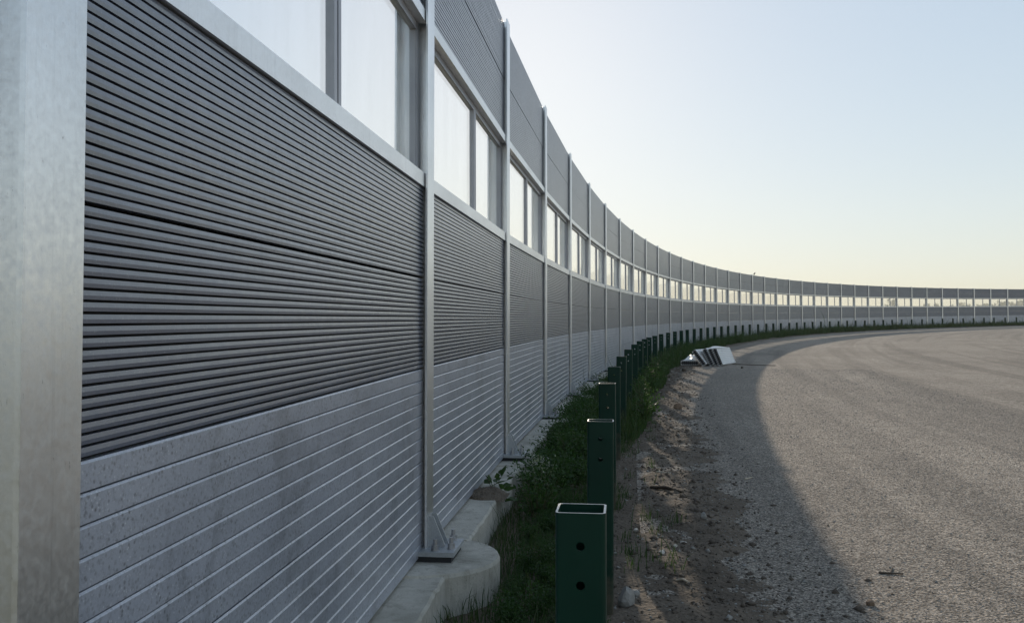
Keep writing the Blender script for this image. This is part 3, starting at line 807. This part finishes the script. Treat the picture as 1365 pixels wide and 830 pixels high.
def weed_data(seed, h, spread, nst, leaf, dens=1.0):
    r = np.random.default_rng(seed); st = MB(); LV, LF = [], []
    def leafq(p, d, ln):
        d = d / np.linalg.norm(d); sd = np.cross(d, r.normal(size=3)); sd /= (np.linalg.norm(sd) + 1e-9)
        nrm = np.cross(sd, d); w = ln * r.uniform(0.20, 0.34); o = len(LV) * 4
        LV.append([p, p + d*ln*0.45 + sd*w + nrm*ln*0.06, p + d*ln - nrm*ln*0.10, p + d*ln*0.45 - sd*w + nrm*ln*0.06]); LF.append((o, o+1, o+2, o+3))
    for q in range(nst):
        a = r.uniform(0, 2*np.pi); ou = spread * r.uniform(0.2, 1.0); hh = h * r.uniform(0.55, 1.05)
        p0 = np.array([math.cos(a), math.sin(a), 0]) * spread * 0.12
        tip = np.array([math.cos(a)*ou, math.sin(a)*ou, hh]); midp = p0*0.5 + tip*0.5 + np.array([-math.cos(a)*ou*0.12, -math.sin(a)*ou*0.12, hh*0.08])
        pts = [p0 * (1-t)**2 + 2*midp*t*(1-t) + tip*t*t for t in np.linspace(0, 1, 5)]
        st.tube(pts, list(np.linspace(0.004, 0.0015, 5) * (h / 0.4)), 4, False)
        nl = int(26 * dens * r.uniform(0.8, 1.3))
        for _ in range(nl):
            t = r.uniform(0.12, 1.0) ** 0.8; p = p0*(1-t)**2 + 2*midp*t*(1-t) + tip*t*t
            dv = r.normal(size=3); dv[2] = abs(dv[2]) * 0.5 + 0.1; dv /= np.linalg.norm(dv)
            br = p + dv * r.uniform(0.0, 0.10) * h / 0.4
            leafq(br, dv + r.normal(size=3) * 0.4, leaf * r.uniform(0.6, 1.25) * (1.15 - 0.5*t))
    return st, np.array(LV).reshape(-1, 3), np.array(LF)
WM = {}
for nm, args, lm in (('bush', (1, 0.42, 0.26, 26, 0.050), 'leaf_dark'), ('bush2', (2, 0.36, 0.24, 22, 0.042), 'leaf_dark'), ('tall', (3, 0.55, 0.20, 18, 0.055), 'leaf_mid'),
                     ('tall2', (4, 0.46, 0.22, 18, 0.048), 'leaf_mid'), ('pale', (5, 0.34, 0.20, 24, 0.036), 'leaf_pale'), ('big', (6, 0.40, 0.14, 3, 0.13, 0.35), 'leaf_mid')):
    st, LV, LF = weed_data(*args)
    WM[nm] = (st.mesh('stems', 'stem_green'), np_mesh('foliage', LV, LF, lm), (st, LV, LF))
def weed(kind, s, d, sc_, label, cat='weed'):
    x, y = wpos(s, d); r = ob('weed_plant', None)
    r.matrix_world = Matrix.Translation((x, y, verge_z(x, y) - 0.01)) @ Matrix.Rotation(random.uniform(0, 6.28), 4, 'Z') @ Matrix.Diagonal((sc_, sc_, sc_ * random.uniform(0.9, 1.1), 1))
    ob('stem', WM[kind][0], r); ob('foliage', WM[kind][1], r)
    return tag(r, label, cat, 'weeds along the plinth and guardrail posts')
weed('pale', 6.05, 0.40, 1.1, 'pale flowering weed against the plinth beside the third barrier post')
weed('big', 5.35, 0.14, 1.0, 'broad-leaved weed rising in front of the third barrier post')
GP_S = [g_[0] for g_ in GPS]
names_used = set()
for i in range(2, 15):
    s = GP_S[i]
    weed('bush' if i % 2 else 'bush2', s - 0.3 + random.uniform(-.3, .3), 0.50 + random.uniform(-.08, .08), random.uniform(0.85, 1.15),
         'leafy green weed between the plinth and the %s guardrail post' % ordinal(i))
    if i >= 4:
        weed('tall' if i % 2 else 'tall2', s + random.uniform(-.3, .3), 1.22 + random.uniform(-.04, .1), random.uniform(0.8, 1.15),
             'loose green weed on the road side of the %s guardrail post' % ordinal(i))
# the remaining mass of weeds
LVs, LFs, off = [], [], 0
def mass(n, s0, s1, dlo, dhi, kinds, sc0, sc1):
    global off
    for _ in range(n):
        s = random.uniform(s0, s1); d = random.uniform(dlo, dhi(s)); kd = WM[random.choice(kinds)][2]; sc_ = random.uniform(sc0, sc1)
        x, y = wpos(s, d); z = verge_z(x, y); a = random.uniform(0, 6.28)
        V = kd[1] * sc_; ca, sa = math.cos(a), math.sin(a)
        V = np.stack([V[:,0]*ca - V[:,1]*sa + x, V[:,0]*sa + V[:,1]*ca + y, V[:,2] + z - 0.01], 1)
        LVs.append(V); LFs.append(kd[2] + off); off += len(V)
mass(26, 4.6, 11.5, 0.32, lambda s: 0.80, ['bush', 'bush2', 'bush2'], 0.55, 1.0)
mass(120, 1.8, 5.8, 0.46, lambda s: 0.95, ['bush2', 'tall2', 'bush'], 0.18, 0.46)
mass(44, 6.0, 11.5, 0.20, lambda s: 0.55, ['bush', 'bush2'], 0.55, 0.95)
mass(30, 11.5, 22, 0.20, lambda s: 0.5, ['bush', 'bush2'], 0.55, 1.0)
mass(60, 11, 30, 0.30, lambda s: 1.25, ['bush', 'tall2', 'bush2'], 0.6, 1.05)
mass(110, 30, 75, 0.35, lambda s: 1.7, ['bush', 'tall', 'tall2'], 0.7, 1.15)
mass(90, 75, 130, 0.35, lambda s: 1.9, ['bush', 'tall'], 0.8, 1.3)
tag(ob('weeds', np_mesh('weeds', np.vstack(LVs), np.vstack(LFs), 'leaf_dark')), 'mass of low green weeds along the foot of the noise barrier', 'weeds', kind='stuff')

# ------------------------------------------------------------------ far trees seen through the windows
def tree_data(seed, h, rx):
    r = np.random.default_rng(seed); t = MB()
    t.tube([(0,0,-1),(0.1,0,h*0.35),(0,0.1,h*0.75)], [0.32, 0.24, 0.08], 8)
    for k in range(6):
        a = r.uniform(0, 6.28); z = h*r.uniform(0.3, 0.6); t.tube([(0,0,z),(math.cos(a)*rx*0.7, math.sin(a)*rx*0.7, z + h*0.2)], [0.13, 0.04], 5)
    n = 1500; cl = r.normal(size=(16, 3)) * np.array([rx*0.5, rx*0.5, h*0.17]) + np.array([0, 0, h*0.62])
    c = cl[r.integers(0, 16, n)] + r.normal(size=(n, 3)) * np.array([rx*0.24, rx*0.24, h*0.075])
    c[:, 2] = np.clip(c[:, 2], h*0.18, h)
    d1 = r.normal(size=(n, 3)); d1 /= np.linalg.norm(d1, axis=1)[:, None]; d2 = np.cross(d1, r.normal(size=(n, 3))); d2 /= np.linalg.norm(d2, axis=1)[:, None]
    sz = r.uniform(0.25, 0.6, (n, 1)) * 1.2
    V = np.stack([c - d1*sz, c + d2*sz*0.7, c + d1*sz, c - d2*sz*0.7], 1).reshape(-1, 3)
    return t.mesh('trunk', 'bark'), np_mesh('crown', V, np.arange(4*n).reshape(-1, 4), 'far_leaf')
TM = [tree_data(20 + q, 20.0, 4.6) for q in range(3)]
TR = [(1190, 398, 5), (1183, 404, 3), (1236, 404.5, 4), (1249, 404, 4), (1269, 405.5, 4), (1281, 403, 4), (1290, 405, 4), (1306, 405, 4), (1314, 404.5, 4),
      (1322, 404, 4), (1335, 400, 5), (1341, 402, 4), (1348, 402.5, 4), (1356, 401, 5), (1362, 400, 5), (915, 399, 6), (925, 401, 5), (700, 395, 6)]
for k, (px, py, w) in enumerate(TR):
    Yd = 1120 + 22 * (k % 5); c_, s_p = math.cos(PITCH), math.sin(PITCH)
    dx, dv = (px - 682.5) / FPX, -(py - 415.0) / FPX
    t_ = Yd / (c_ - dv * s_p); X = dx * t_; Ztop = CAM_Z + (s_p + dv * c_) * t_
    zb = gz(X, Yd) - 0.4 + float(hill(Yd)) - 2.0; sc_ = (Ztop - zb) / 20.0
    r = ob('tree', None); r.matrix_world = Matrix.Translation((X, Yd, zb)) @ Matrix.Rotation(k * 1.7, 4, 'Z') @ Matrix.Diagonal((w / 6.0, w / 6.0, sc_, 1))
    ob('trunk', TM[k % 3][0], r); ob('crown', TM[k % 3][1], r)
    tag(r, 'hazy far tree behind the barrier, %s from the left among those behind its windows' % ORD[sorted(q[0] for q in TR).index(px)].replace('nearest', 'first'), 'tree', 'far trees seen through the barrier windows')

# ------------------------------------------------------------------ bird on the wall top
sb = 18.25 * BAY; x, y = wpos(sb, -0.08); zt = gz(x, y) + Z_TOP
m = MB()
m.tube([(-0.13,0,0.06),(-0.07,0,0.085),(-0.02,0,0.11),(0.03,0,0.15),(0.055,0,0.18)], [0.008,0.030,0.046,0.046,0.022], 10)
m.tube([(0.040,0,0.175),(0.062,0,0.20),(0.088,0,0.207),(0.105,0,0.203)], [0.018,0.028,0.024,0.006], 10)
m.tube([(0.10,0,0.205),(0.128,0,0.199)], [0.008,0.001], 6)
m.tube([(-0.12,0,0.066),(-0.22,0,0.03)], [0.016,0.012], 6)
m.tube([(0.0,0.015,0.09),(0.005,0.015,-0.002)], [0.004,0.003], 5); m.tube([(0.0,-0.015,0.09),(0.005,-0.015,-0.002)], [0.004,0.003], 5)
bo = ob('bird', m.mesh('bird', 'feather', True)); bo.matrix_world = frame(x, y, zt + 0.002, heading(sb) + 0.4)
tag(bo, 'small dark bird perched on the top edge of the noise barrier', 'bird')

# ------------------------------------------------------------------ air
hz = ob('haze', MB().box(-1510, 1510, -1510, 1510, -9, 62).mesh('haze', 'panel_core')); hz['kind'] = 'stuff'
hz['label'] = 'thin pale summer haze hanging over the whole site'; hz['category'] = 'haze'
b = NB('haze_air'); pv = b.new('VolumePrincipled'); pv.inputs['Density'].default_value = 0.0003; pv.inputs['Color'].default_value = (0.98, 0.93, 0.80, 1)
pv.inputs['Anisotropy'].default_value = 0.0
b.t.links.new(pv.outputs[0], b.out.inputs['Volume'])
hz.data.materials.clear(); hz.data.materials.append(MATS['haze_air'])
